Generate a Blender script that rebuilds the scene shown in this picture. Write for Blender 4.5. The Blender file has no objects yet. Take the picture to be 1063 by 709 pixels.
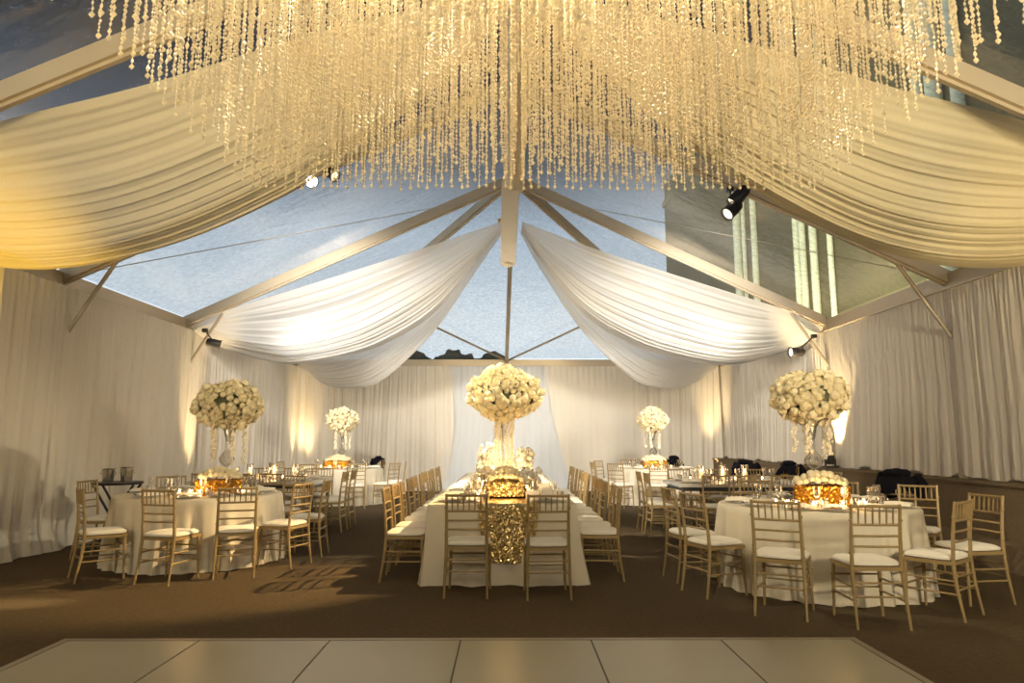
import bpy, math, random
from mathutils import Vector, Matrix
R = math.radians
PI = math.pi
C = bpy.context.scene.collection
rnd = random.Random(7)

# ------------------------------------------------------------------ materials
def newmat(name):
    m = bpy.data.materials.new(name); m.use_nodes = True
    nt = m.node_tree; nt.nodes.clear()
    out = nt.nodes.new('ShaderNodeOutputMaterial')
    return m, nt, out
def N(nt, t, **kw):
    n = nt.nodes.new(t)
    for k, v in kw.items():
        if k in n.inputs: n.inputs[k].default_value = v
        else: setattr(n, k, v)
    return n
def pr(name, col, rough=.5, metal=0, noise=None, bump=None, sheen=0, coat=0, spec=.5, emit=None, estr=0):
    """principled with a little procedural variation. noise=(scale, amount), bump=(scale, strength)"""
    m, nt, out = newmat(name)
    b = N(nt, 'ShaderNodeBsdfPrincipled')
    b.inputs['Base Color'].default_value = (*col, 1); b.inputs['Roughness'].default_value = rough
    b.inputs['Metallic'].default_value = metal; b.inputs['Specular IOR Level'].default_value = spec
    b.inputs['Sheen Weight'].default_value = sheen; b.inputs['Coat Weight'].default_value = coat
    if emit: b.inputs['Emission Color'].default_value = (*emit, 1); b.inputs['Emission Strength'].default_value = estr
    tc = N(nt, 'ShaderNodeTexCoord')
    if noise:
        t = N(nt, 'ShaderNodeTexNoise', Scale=noise[0], Detail=4.)
        nt.links.new(tc.outputs['Object'], t.inputs['Vector'])
        mx = N(nt, 'ShaderNodeMix', data_type='RGBA')
        a = noise[1]
        mx.inputs[6].default_value = (*[c*(1-a) for c in col], 1); mx.inputs[7].default_value = (*[min(1, c*(1+a)) for c in col], 1)
        nt.links.new(t.outputs['Fac'], mx.inputs[0]); nt.links.new(mx.outputs[2], b.inputs['Base Color'])
    if bump:
        t2 = N(nt, 'ShaderNodeTexNoise', Scale=bump[0], Detail=3.)
        nt.links.new(tc.outputs['Object'], t2.inputs['Vector'])
        bp = N(nt, 'ShaderNodeBump', Strength=bump[1], Distance=.02)
        nt.links.new(t2.outputs['Fac'], bp.inputs['Height']); nt.links.new(bp.outputs[0], b.inputs['Normal'])
    nt.links.new(b.outputs[0], out.inputs[0])
    return m
def cloth_mat(name, col, trans=.35, alpha=0., scale=60):
    m, nt, out = newmat(name)
    tc = N(nt, 'ShaderNodeTexCoord'); t = N(nt, 'ShaderNodeTexNoise', Scale=scale, Detail=2.)
    mp = N(nt, 'ShaderNodeMapping'); mp.inputs['Scale'].default_value = (1, 1, .08)
    nt.links.new(tc.outputs['Object'], mp.inputs[0]); nt.links.new(mp.outputs[0], t.inputs['Vector'])
    mx = N(nt, 'ShaderNodeMix', data_type='RGBA')
    mx.inputs[6].default_value = (*[c*.93 for c in col], 1); mx.inputs[7].default_value = (*col, 1)
    nt.links.new(t.outputs['Fac'], mx.inputs[0])
    d = N(nt, 'ShaderNodeBsdfDiffuse'); tr = N(nt, 'ShaderNodeBsdfTranslucent')
    nt.links.new(mx.outputs[2], d.inputs[0]); nt.links.new(mx.outputs[2], tr.inputs[0])
    ms = N(nt, 'ShaderNodeMixShader'); ms.inputs[0].default_value = trans
    nt.links.new(d.outputs[0], ms.inputs[1]); nt.links.new(tr.outputs[0], ms.inputs[2])
    last = ms
    if alpha:
        ta = N(nt, 'ShaderNodeBsdfTransparent'); m2 = N(nt, 'ShaderNodeMixShader'); m2.inputs[0].default_value = alpha
        nt.links.new(ms.outputs[0], m2.inputs[1]); nt.links.new(ta.outputs[0], m2.inputs[2]); last = m2
    nt.links.new(last.outputs[0], out.inputs[0])
    return m
def glass_mat(name, tint=(1, 1, 1), refl=.2, rough=.03):
    m, nt, out = newmat(name)
    ta = N(nt, 'ShaderNodeBsdfTransparent'); ta.inputs[0].default_value = (*tint, 1)
    g = N(nt, 'ShaderNodeBsdfGlossy'); g.inputs['Roughness'].default_value = rough
    lw = N(nt, 'ShaderNodeLayerWeight'); lw.inputs['Blend'].default_value = .45
    mt = N(nt, 'ShaderNodeMath', operation='MULTIPLY_ADD'); mt.inputs[1].default_value = .75; mt.inputs[2].default_value = refl
    nt.links.new(lw.outputs['Facing'], mt.inputs[0])
    ms = N(nt, 'ShaderNodeMixShader'); nt.links.new(mt.outputs[0], ms.inputs[0])
    nt.links.new(ta.outputs[0], ms.inputs[1]); nt.links.new(g.outputs[0], ms.inputs[2])
    nt.links.new(ms.outputs[0], out.inputs[0])
    return m
def sequin_mat(name, col, scale=70, amt=1.1):
    m, nt, out = newmat(name)
    tc = N(nt, 'ShaderNodeTexCoord'); v = N(nt, 'ShaderNodeTexVoronoi', Scale=scale)
    nt.links.new(tc.outputs['Object'], v.inputs['Vector'])
    b = N(nt, 'ShaderNodeBsdfPrincipled'); b.inputs['Metallic'].default_value = .9; b.inputs['Roughness'].default_value = .28
    b.inputs['Base Color'].default_value = (*col, 1)
    s = N(nt, 'ShaderNodeVectorMath', operation='SUBTRACT'); s.inputs[1].default_value = (.5, .5, .5)
    nt.links.new(v.outputs['Color'], s.inputs[0])
    k = N(nt, 'ShaderNodeVectorMath', operation='SCALE'); k.inputs['Scale'].default_value = amt
    nt.links.new(s.outputs[0], k.inputs[0])
    g = N(nt, 'ShaderNodeNewGeometry'); a = N(nt, 'ShaderNodeVectorMath', operation='ADD')
    nt.links.new(g.outputs['Normal'], a.inputs[0]); nt.links.new(k.outputs[0], a.inputs[1])
    nn = N(nt, 'ShaderNodeVectorMath', operation='NORMALIZE'); nt.links.new(a.outputs[0], nn.inputs[0])
    nt.links.new(nn.outputs[0], b.inputs['Normal']); nt.links.new(b.outputs[0], out.inputs[0])
    return m
def vinyl_mat():
    m, nt, out = newmat('clear_vinyl')
    ta = N(nt, 'ShaderNodeBsdfTransparent'); ta.inputs[0].default_value = (.9, .93, .95, 1)
    g = N(nt, 'ShaderNodeBsdfGlossy'); g.inputs['Roughness'].default_value = .16
    d = N(nt, 'ShaderNodeBsdfTranslucent'); d.inputs[0].default_value = (.8, .85, .9, 1)
    tc = N(nt, 'ShaderNodeTexCoord')
    t = N(nt, 'ShaderNodeTexNoise', Scale=1.3, Detail=5.); mp = N(nt, 'ShaderNodeMapping'); mp.inputs['Scale'].default_value = (1, 2.2, 1)
    nt.links.new(tc.outputs['Object'], mp.inputs[0]); nt.links.new(mp.outputs[0], t.inputs['Vector'])
    bp = N(nt, 'ShaderNodeBump', Strength=.5, Distance=.05); nt.links.new(t.outputs['Fac'], bp.inputs['Height'])
    nt.links.new(bp.outputs[0], g.inputs['Normal'])
    t2 = N(nt, 'ShaderNodeTexNoise', Scale=14., Detail=6., Roughness=.7); nt.links.new(tc.outputs['Object'], t2.inputs['Vector'])
    mr = N(nt, 'ShaderNodeMapRange'); mr.inputs['From Min'].default_value = .35; mr.inputs['From Max'].default_value = .7
    mr.inputs['To Min'].default_value = .04; mr.inputs['To Max'].default_value = .34
    nt.links.new(t2.outputs['Fac'], mr.inputs['Value'])
    m1 = N(nt, 'ShaderNodeMixShader'); nt.links.new(mr.outputs[0], m1.inputs[0])
    nt.links.new(ta.outputs[0], m1.inputs[1]); nt.links.new(d.outputs[0], m1.inputs[2])
    fr = N(nt, 'ShaderNodeLayerWeight'); fr.inputs['Blend'].default_value = .3
    mm = N(nt, 'ShaderNodeMath', operation='MULTIPLY_ADD'); mm.inputs[1].default_value = .3; mm.inputs[2].default_value = .05
    nt.links.new(fr.outputs['Facing'], mm.inputs[0])
    m2 = N(nt, 'ShaderNodeMixShader'); nt.links.new(mm.outputs[0], m2.inputs[0])
    nt.links.new(m1.outputs[0], m2.inputs[1]); nt.links.new(g.outputs[0], m2.inputs[2])
    nt.links.new(m2.outputs[0], out.inputs[0])
    return m
def bead_mat():
    m, nt, out = newmat('warm_crystal')
    tc = N(nt, 'ShaderNodeTexCoord'); t = N(nt, 'ShaderNodeTexNoise', Scale=9., Detail=2.); nt.links.new(tc.outputs['Object'], t.inputs['Vector'])
    mx = N(nt, 'ShaderNodeMix', data_type='RGBA'); mx.inputs[6].default_value = (.84, .73, .54, 1); mx.inputs[7].default_value = (.97, .92, .78, 1)
    nt.links.new(t.outputs['Fac'], mx.inputs[0])
    d = N(nt, 'ShaderNodeBsdfDiffuse'); tr = N(nt, 'ShaderNodeBsdfTranslucent'); g = N(nt, 'ShaderNodeBsdfGlossy'); g.inputs['Roughness'].default_value = .25
    for q in (d, tr): nt.links.new(mx.outputs[2], q.inputs[0])
    a = N(nt, 'ShaderNodeMixShader'); a.inputs[0].default_value = .45; nt.links.new(d.outputs[0], a.inputs[1]); nt.links.new(tr.outputs[0], a.inputs[2])
    c = N(nt, 'ShaderNodeMixShader'); c.inputs[0].default_value = .12; nt.links.new(a.outputs[0], c.inputs[1]); nt.links.new(g.outputs[0], c.inputs[2])
    nt.links.new(c.outputs[0], out.inputs[0]); return m
M = dict(
    carpet=pr('brown_carpet', (.118, .086, .052), .95, noise=(26, .32), bump=(220, .6), spec=.1),
    carpet2=pr('ledge_carpet', (.20, .145, .09), .95, noise=(30, .2), bump=(180, .5), spec=.1),
    dance=pr('dance_panel', (.36, .33, .245), .34, noise=(1.2, .05), spec=.4),
    seam=pr('dark_seam', (.10, .085, .06), .6),
    alu=pr('tent_aluminium', (.44, .37, .27), .42, .35, noise=(3, .08)),
    alud=pr('tent_aluminium_dull', (.34, .29, .22), .45, .35, noise=(3, .1)),
    cable=pr('steel_cable', (.5, .46, .38), .5, .5),
    curtain=cloth_mat('wall_curtain_cloth', (.80, .74, .64), .25),
    sheerc=cloth_mat('sheer_curtain_cloth', (.74, .76, .78), .3),
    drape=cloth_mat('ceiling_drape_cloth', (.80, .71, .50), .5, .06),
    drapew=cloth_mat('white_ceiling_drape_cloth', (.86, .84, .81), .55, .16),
    wrap=cloth_mat('beam_wrap_cloth', (.84, .74, .58), .15),
    wallv=pr('tent_wall_vinyl', (.62, .60, .56), .7, noise=(2, .04)),
    linen=cloth_mat('ivory_linen', (.80, .72, .57), .12, scale=120),
    chair=pr('gold_painted_wood', (.35, .245, .105), .42, .15, noise=(9, .12)),
    cushion=pr('ivory_cushion', (.84, .79, .68), .8, noise=(12, .03), sheen=.2),
    sequin=sequin_mat('gold_sequin', (.74, .56, .26), 95, 1.5),
    sequinbox=sequin_mat('amber_sequin', (.46, .22, .03), 80, 1.2),
    rose=pr('cream_rose_petals', (.82, .73, .50), .7, noise=(20, .10), sheen=.1),
    rosew=pr('white_orchid_petals', (.92, .86, .74), .6, noise=(20, .04)),
    leaf=pr('dark_leaf', (.06, .07, .03), .6, noise=(20, .4)),
    glass=glass_mat('clear_glass'),
    crystal=bead_mat(),
    crystal2=pr('pale_crystal', (.88, .80, .62), .2, .0, noise=(30, .1), coat=.6, spec=.8),
    china=pr('white_china', (.86, .83, .76), .25, coat=.3, noise=(3, .01)),
    napkin=pr('champagne_napkin', (.84, .76, .62), .75, noise=(25, .06), sheen=.3),
    card=pr('menu_card_paper', (.88, .84, .75), .8, noise=(5, .01)),
    cardb=pr('brown_card_back', (.30, .16, .06), .7, noise=(5, .05)),
    wax=pr('candle_wax', (.9, .8, .6), .5, emit=(1, .55, .2), estr=.5),
    flame=pr('candle_flame', (1, .8, .5), .5, emit=(1, .62, .26), estr=26),
    lens=pr('lamp_lens', (.9, .85, .8), .3, emit=(1, .8, .55), estr=.8),
    lensw=pr('hot_lamp_lens', (1, 1, 1), .3, emit=(1, .96, .92), estr=60),
    black=pr('black_metal', (.02, .018, .018), .4, noise=(10, .2)),
    coat=pr('black_cloth', (.006, .0055, .009), .9, noise=(9, .4), bump=(14, .8), spec=.15),
    steel=pr('ice_bucket_steel', (.6, .56, .5), .22, .9, noise=(4, .05)),
    mirror=pr('silver_table_top', (.80, .77, .70), .22, .4, noise=(2, .03)),
    facade=pr('dark_facade', (.16, .13, .06), .8, noise=(.25, .25)),
    column=pr('pale_column', (.86, .86, .62), .7, noise=(.8, .08)),
    bark=pr('bark', (.05, .04, .03), .9, noise=(5, .3)),
    ground=pr('outdoor_ground', (.05, .05, .045), .95, noise=(1, .3)),
    vinyl=vinyl_mat(),
)

# ------------------------------------------------------------------ mesh builder
class MB:
    def __init__(s): s.v = []; s.f = []
    def add(s, vs, fs):
        o = len(s.v); s.v += [tuple(x) for x in vs]; s.f += [tuple(i+o for i in f) for f in fs]
    def box(s, c, d, rz=0, mat=None):
        hx, hy, hz = d[0]/2, d[1]/2, d[2]/2
        vs = [Vector((x*hx, y*hy, z*hz)) for z in (-1, 1) for y in (-1, 1) for x in (-1, 1)]
        m = mat if mat is not None else Matrix.Rotation(rz, 3, 'Z')
        vs = [m @ v + Vector(c) for v in vs]
        s.add(vs, [(0, 2, 3, 1), (4, 5, 7, 6), (0, 1, 5, 4), (2, 6, 7, 3), (0, 4, 6, 2), (1, 3, 7, 5)])
    def bar(s, a, b, w, h=None, up=(0, 0, 1)):
        a, b = Vector(a), Vector(b); h = h or w
        d = (b-a); L = d.length; d.normalize(); u = Vector(up)
        sd = d.cross(u)
        if sd.length < 1e-4: sd = d.cross(Vector((1, 0, 0)))
        sd.normalize(); u = sd.cross(d)
        m = Matrix((sd, d, u)).transposed()
        s.box((a+b)/2, (w, L, h), mat=m)
    def tube(s, pts, r, n=8, cap=True):
        pts = [Vector(p) for p in pts]; rs = r if isinstance(r, (list, tuple)) else [r]*len(pts)
        vs = []; pu = None
        for i, p in enumerate(pts):
            d = (pts[min(i+1, len(pts)-1)]-pts[max(i-1, 0)]).normalized()
            u = Vector((0, 0, 1)) if abs(d.z) < .9 else Vector((1, 0, 0))
            if pu is not None: u = pu
            a = d.cross(u)
            if a.length < 1e-4: a = d.cross(Vector((0, 1, 0)))
            a.normalize(); b = a.cross(d); pu = b
            for k in range(n):
                t = 2*PI*k/n; vs.append(p+(a*math.cos(t)+b*math.sin(t))*rs[i])
        fs = [(i*n+k, i*n+(k+1) % n, (i+1)*n+(k+1) % n, (i+1)*n+k) for i in range(len(pts)-1) for k in range(n)]
        if cap: fs += [tuple(range(n))[::-1], tuple((len(pts)-1)*n+k for k in range(n))]
        s.add(vs, fs)
    def lathe(s, prof, n=20, c=(0, 0, 0), wob=None):
        vs = []
        for (r, z) in prof:
            for k in range(n):
                t = 2*PI*k/n; rr = r if wob is None else wob(r, z, t)
                vs.append((c[0]+rr*math.cos(t), c[1]+rr*math.sin(t), c[2]+z))
        fs = [(i*n+k, i*n+(k+1) % n, (i+1)*n+(k+1) % n, (i+1)*n+k) for i in range(len(prof)-1) for k in range(n)]
        s.add(vs, fs)
    def octa(s, c, r, h=None):
        x, y, z = c; h = h or r
        s.add([(x+r, y, z), (x, y+r, z), (x-r, y, z), (x, y-r, z), (x, y, z+h), (x, y, z-h)],
              [(0, 1, 4), (1, 2, 4), (2, 3, 4), (3, 0, 4), (1, 0, 5), (2, 1, 5), (3, 2, 5), (0, 3, 5)])
    def grid(s, fn, nu, nv, closed=False):
        vs = [fn(i/nu, j/nv) for j in range(nv+1) for i in range(nu+1)]
        w = nu+1
        s.add(vs, [(j*w+i, j*w+i+1, (j+1)*w+i+1, (j+1)*w+i) for j in range(nv) for i in range(nu)])
    def ball(s, c, r, n=10, m=6, fn=None):
        vs = []
        for j in range(m+1):
            ph = PI*j/m
            for i in range(n):
                t = 2*PI*i/n; d = Vector((math.sin(ph)*math.cos(t), math.sin(ph)*math.sin(t), math.cos(ph)))
                k = fn(d) if fn else 1
                vs.append((c[0]+d.x*r[0]*k, c[1]+d.y*r[1]*k, c[2]+d.z*r[2]*k))
        s.add(vs, [(j*n+i, j*n+(i+1) % n, (j+1)*n+(i+1) % n, (j+1)*n+i) for j in range(m) for i in range(n)])
    def mesh(s, name, mat, smooth=True):
        me = bpy.data.meshes.new(name); me.from_pydata([tuple(v) for v in s.v], [], s.f); me.materials.append(mat)
        if smooth:
            me.polygons.foreach_set('use_smooth', [True]*len(me.polygons))
            try: me.set_sharp_from_angle(angle=R(38))
            except Exception: pass
        me.update(); return me
    def build(s, name, mat, parent=None, smooth=True, loc=(0, 0, 0)):
        o = bpy.data.objects.new(name, s.mesh(name, mat, smooth)); C.objects.link(o); o.location = loc
        if parent: o.parent = parent
        return o
def tag(o, label=None, cat=None, group=None, kind=None):
    if label: o['label'] = label
    if cat: o['category'] = cat
    if group: o['group'] = group
    if kind: o['kind'] = kind
    return o
def thing(name, label, cat, loc=(0, 0, 0), rz=0, group=None):
    o = bpy.data.objects.new(name, None); C.objects.link(o); o.empty_display_size = .1
    o.location = loc; o.rotation_euler = (0, 0, rz)
    return tag(o, label, cat, group)
def struct(o): o['kind'] = 'structure'; return o
KIDS = {}
def kids(o): return [c for c in C.objects if c.parent == o]
def dup(root, loc=None, rz=0, label=None, group=None, tree=None):
    tr = tree if tree is not None else {root.name: kids(root)}
    r = root.copy(); C.objects.link(r)
    if loc is not None: r.location = loc; r.rotation_euler = (0, 0, rz)
    if label: r['label'] = label
    if group: r['group'] = group
    for ch in tr.get(root.name, []):
        c = ch.copy(); C.objects.link(c); c.parent = r
        for g in tr.get(ch.name, []):
            d = g.copy(); C.objects.link(d); d.parent = c
    return r
def tree_of(root):
    t = {root.name: kids(root)}
    for c in t[root.name]: t[c.name] = kids(c)
    return t
class Proto:
    """first placement moves the original, later ones are copies"""
    def __init__(s, root): s.root = root; s.tree = tree_of(root); s.used = False
    def put(s, loc, rz, label, group=None, scale=None):
        if not s.used:
            o = s.root; s.used = True; o.location = loc; o.rotation_euler = (0, 0, rz); o['label'] = label
            if group: o['group'] = group
        else: o = dup(s.root, loc, rz, label, group, s.tree)
        if scale: o.scale = scale
        return o
def look(o, target):
    d = Vector(target)-Vector(o.location); o.rotation_euler = d.to_track_quat('-Z', 'Y').to_euler()

# ------------------------------------------------------------------ tent geometry
XL, XR, XC = -6.17, 5.99, .03         # eaves and ridge in x
HE, HA = 3.61, 6.46                    # eave and apex height
YB = 19.35                             # back eave (hip end)
F = [12.75, 9.15, 5.62, 2.05, -1.5, -5.0]   # frames towards the camera
Y0 = -5.0
def rafter_pt(y, t, side, dz=0):       # t 0 apex .. 1 eave
    x = XC+((XL if side < 0 else XR)-XC)*t
    return Vector((x, y, HA+(HE-HA)*t+dz))

b = MB(); b.box((0, 8, -.06), (40, 60, .1)); struct(b.build('ground', M['ground'], smooth=False))
b = MB(); b.box((-.09, (Y0+YB)/2, -.005), (12.5, YB-Y0+.4, .01)); struct(b.build('floor', M['carpet'], smooth=False))
for nm, x in (('wall_left', XL-.14), ('wall_right', XR+.14)):
    b = MB(); b.box((x, (Y0+YB)/2, HE/2), (.03, YB-Y0, HE)); struct(b.build(nm, M['wallv'], smooth=False))
b = MB(); b.box((-.09, YB+.14, HE/2), (XR-XL+.3, .03, HE)); struct(b.build('wall_back', M['wallv'], smooth=False))
b = MB(); b.box((-.09, Y0-.14, HE/2), (XR-XL+.3, .03, HE)); struct(b.build('wall_front', M['wallv'], smooth=False))
# clear roof
b = MB()
up = .10
def rq(p): b.add(p, [(0, 1, 2, 3)] if len(p) == 4 else [(0, 1, 2)])
fr = F[:]
for i in range(len(fr)-1):
    for sd in (-1, 1):
        ya, yb = fr[i], fr[i+1]
        n1 = 10; n2 = 8
        def fn(u, v, ya=ya, yb=yb, sd=sd):
            p = rafter_pt(yb+(ya-yb)*u, v, sd, up); p.z -= .05*math.sin(PI*u)*math.sin(PI*v); return p
        b.grid(fn, n1, n2)
apx = Vector((XC, F[0], HA+up))
cl, cr = Vector((XL, YB, HE+up)), Vector((XR, YB, HE+up))
rq([apx, Vector((XL, F[0], HE+up)), cl]); rq([apx, cl, cr]); rq([apx, cr, Vector((XR, F[0], HE+up))])
struct(b.build('ceiling', M['vinyl'], smooth=False))
# gable at the near end
b = MB(); b.add([(XL, Y0, HE), (XR, Y0, HE), (XC, Y0, HA)], [(0, 1, 2)]); struct(b.build('wall_gable', M['wallv'], smooth=False))

ti = [0]
def trim(bm, mat='alu', sm=False):
    ti[0] += 1
    return struct(bm.build('trim_%d' % ti[0], M[mat], smooth=sm))
for y in F[:-1]:
    for sd in (-1, 1):
        b = MB(); a, e = rafter_pt(y, 0, sd), rafter_pt(y, 1, sd)
        b.bar(a, e, .11, .16, up=(0, 1, 0)) if False else b.bar(a, e, .13, .17)
        # keder grooves, a thin rib on the underside
        d = (e-a).normalized(); nrm = Vector((-d.z*(1 if sd > 0 else -1), 0, abs(d.x)))
        b.bar(a-nrm*.10, e-nrm*.10, .05, .04)
        r = trim(b)
        k = MB(); s0 = rafter_pt(y, .875, sd, -.06); k.tube([s0, Vector(((XL if sd < 0 else XR)+(.11 if sd < 0 else -.02), y, 2.78))], .028, 8)
        k.build('knee_brace', M['alud'], r)
        b = MB(); b.box(((XL-.02) if sd < 0 else XR+.02, y, HE/2), (.12, .18, HE)); trim(b, 'alud')
for x in (XL, XR):
    b = MB(); b.box((x, (Y0+YB)/2, HE-.04), (.10, YB-Y0, .20)); b.box((x+(.06 if x < 0 else -.06), (Y0+YB)/2, HE-.15), (.03, YB-Y0, .03)); trim(b)
b = MB(); b.box(((XL+XR)/2, YB, HE-.02), (XR-XL, .1, .16)); b.box(((XL+XR)/2, YB-.06, HE-.11), (XR-XL, .03, .03)); trim(b)
b = MB(); b.bar((XC, F[0], HA), (XC, Y0, HA), .12, .16); trim(b)
for c in (cl, cr):
    b = MB(); b.bar(apx-Vector((0, 0, up)), c-Vector((0, 0, up)), .12, .16); b.bar(apx-Vector((0, 0, up+.1)), c-Vector((0, 0, up+.1)), .05, .04); trim(b)
b = MB(); b.bar(apx-Vector((0, 0, up)), ((XL+XR)/2-.02, YB, HE), .10, .12); trim(b)
b = MB()
b.tube([(-.1, YB-.05, HE+.02), (-2.12, YB-1.9, 4.38)], .03, 8); trim(b, 'alud')
b = MB(); b.tube([(-.1, YB-.05, HE+.02), (1.95, YB-1.9, 4.38)], .03, 8); trim(b, 'alud')
b = MB()
b.bar((-.42, F[0]+.12, HA-.22), (.48, F[0]+.12, HA-.22), .05, .05); trim(b, 'alud')
for i in range(3):   # wind cables under the roof, crossing each bay
    for sd in (-1, 1):
        b = MB(); a = rafter_pt(F[i], .15, sd, -.05); e = rafter_pt(F[i+1], .97, sd, -.05); b.tube([a, e], .007, 5)
        trim(b, 'cable')
# fabric on ridge and hanging wrapped post under the hip apex
t = thing('ridge_sheath', 'long beige fabric sheath wrapped along the ridge beam', 'beam wrap', (XC+.03, 9.2, HA-.2))
b = MB()
def fsheath(u, v):
    y = -3.55+7.1*u; a = -PI/2*1.0+v*PI*2
    return (.17*math.cos(a)*(1+.06*math.sin(9*a+3*y)), y, .13*math.sin(a)+.012*math.sin(7*y+2*a))
b.grid(fsheath, 60, 24); b.build('sheath_cloth', M['wrap'], t)
t = thing('wrapped_post', 'short beige fabric-wrapped post hanging below the apex between the white drapes', 'post', (0.0, F[0]-.05, 4.72))
b = MB()
def fpost(u, v):
    z = 1.62*v; a = 2*PI*u; w = .15+.035*v
    cx, cy = math.cos(a), math.sin(a)
    k = 1/max(abs(cx), abs(cy))*.92
    return (-.07+.05*v+w*cx*k+.006*math.sin(8*a), w*.8*cy*k, z*1.0+(.03*math.sin(3*a) if v == 0 else 0))
b.grid(fpost, 40, 10)
b.build('post_wrap', M['wrap'], t)
b = MB(); b.ball((-.24, -.03, .86), (.035, .035, .05), 10, 8); b.build('drape_tie', M['sequin'], t)

# ------------------------------------------------------------------ ledge on the right
b = MB(); b.box((5.885, 7.2, .44), (.53, 24.2, .88)); b.box((5.87, 7.2, .895), (.56, 24.2, .03)); struct(b.build('trim_ledge', M['carpet2'], smooth=False))
b = MB(); b.box((5.47, 7.2, .14), (.30, 24.2, .28)); struct(b.build('trim_step', M['carpet2'], smooth=False))

# ------------------------------------------------------------------ wall curtains
def curtain(name, label, p0, p1, ztop, zbot, mat='curtain', seed=0, pleat=.13, amp=.035, lean=0., flare=0., edges=None, group='curtains along the tent walls', nrm=None):
    """p0->p1 in plan, offset direction nrm (into the room)"""
    p0, p1 = Vector((*p0, 0)), Vector((*p1, 0)); d = p1-p0; L = d.length; d.normalize()
    n = Vector(nrm) if nrm else Vector((-d.y, d.x, 0))
    r = random.Random(seed)
    ph = [r.uniform(0, 6.28) for _ in range(6)]; pk = [r.uniform(.7, 1.3) for _ in range(6)]
    nu = int(L/.028); nv = 26
    mid = (p0+p1)/2; o0 = Vector((mid.x, mid.y, 0))
    b = MB()
    def fn(u, v):
        z = ztop+(zbot-ztop)*v
        s = u*L
        e0 = e1 = 0
        if edges: e0, e1 = edges(v); s = e0+(L+e1-e0)*u
        k = 2*PI/pleat
        sw = s+lean*v*v*.5+.10*math.sin(1.1*s+ph[0])*v
        off = amp*(.35+.65*v)*(math.sin(k*sw*pk[0]+ph[1])*.55+math.sin(k*.47*sw+ph[2]+.5*math.sin(2*v+ph[3]))*.8+math.sin(k*.19*sw+ph[4])*.9)
        off += .02*math.sin(k*1.9*sw+ph[5])*.5*(1-v)
        off += flare*v*v
        kick = .05*max(0, v-.93)/.07 if zbot < .1 else 0
        return p0+d*s+n*(off+.07+kick*math.sin(9*s+ph[0])*.6+kick)+Vector((0, 0, z+(.03*math.sin(5*s+ph[2])+.02*math.sin(13*s+ph[3]) if v == 1 and zbot > .5 else 0)))-o0
    b.grid(fn, nu, nv)
    o = b.build(name, M[mat]); o.location = o0
    return tag(o, label, 'curtain', group)
ordn = ['first', 'second', 'third', 'fourth', 'fifth', 'sixth', 'seventh', 'eighth', 'ninth', 'tenth', 'eleventh', 'twelfth']
ly = [YB-.12, 16.2, 13.1, 10.3, 8.9, 6.4, 3.2, -.6, -4.9]
for i in range(len(ly)-1):
    curtain('wall_curtain', 'cream floor-length curtain on the left wall, %s panel from the back corner' % ordn[i],
            (XL+.1, ly[i]+.1), (XL+.1, ly[i+1]), HE-.16, .015, seed=10+i, pleat=.2 if i > 2 else .16, amp=.024 if i > 2 else .022, lean=-.5, flare=.10, nrm=(1, 0, 0), group='curtains on the left tent wall')
ry = [YB-.12, 16.0, 12.7, 9.6, 6.4, 3.0, -.9, -4.9]
for i in range(len(ry)-1):
    curtain('wall_curtain', 'cream pleated curtain above the right ledge, %s panel from the back corner' % ordn[i],
            (XR+.03, ry[i]+.1), (XR+.03, ry[i+1]), HE-.16, .925, seed=30+i, pleat=.085, amp=.012, lean=.25, nrm=(-1, 0, 0), group='curtains on the right tent wall')
yb = YB-.1
curtain('wall_curtain', 'cream back wall curtain in the left corner', (XL+.1, yb), (-4.0, yb-.02), HE-.14, .02, seed=50, pleat=.15, amp=.03, nrm=(0, -1, 0), group='curtains on the back tent wall')
curtain('wall_curtain', 'cream back wall curtain left of the grey sheer, its edge swept sideways', (-4.1, yb), (-1.7, yb-.02), HE-.14, .02, seed=51, pleat=.16, amp=.03, nrm=(0, -1, 0),
        edges=lambda v: (0, -.25*math.sin(PI*v)*0+(.18*math.sin(PI*min(1, v*1.05))-.1*v)), group='curtains on the back tent wall')
curtain('sheer_curtain', 'thin bluish grey sheer curtain behind the centrepiece in the middle of the back wall', (-2.1, yb+.06), (1.7, yb+.06), HE-.14, .02, mat='sheerc', seed=52, pleat=.3, amp=.03, nrm=(0, -1, 0), group='curtains on the back tent wall')
curtain('wall_curtain', 'cream back wall curtain right of the grey sheer with a curved edge', (.95, yb), (3.6, yb-.02), HE-.14, .02, seed=53, pleat=.3, amp=.018, nrm=(0, -1, 0),
        edges=lambda v: (.05+.75*max(0, v-.05)**1.3, 0), group='curtains on the back tent wall')
curtain('wall_curtain', 'cream back wall curtain in the right corner', (3.5, yb), (XR-.1, yb-.02), HE-.14, .02, seed=54, pleat=.15, amp=.03, nrm=(0, -1, 0), group='curtains on the back tent wall')

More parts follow.
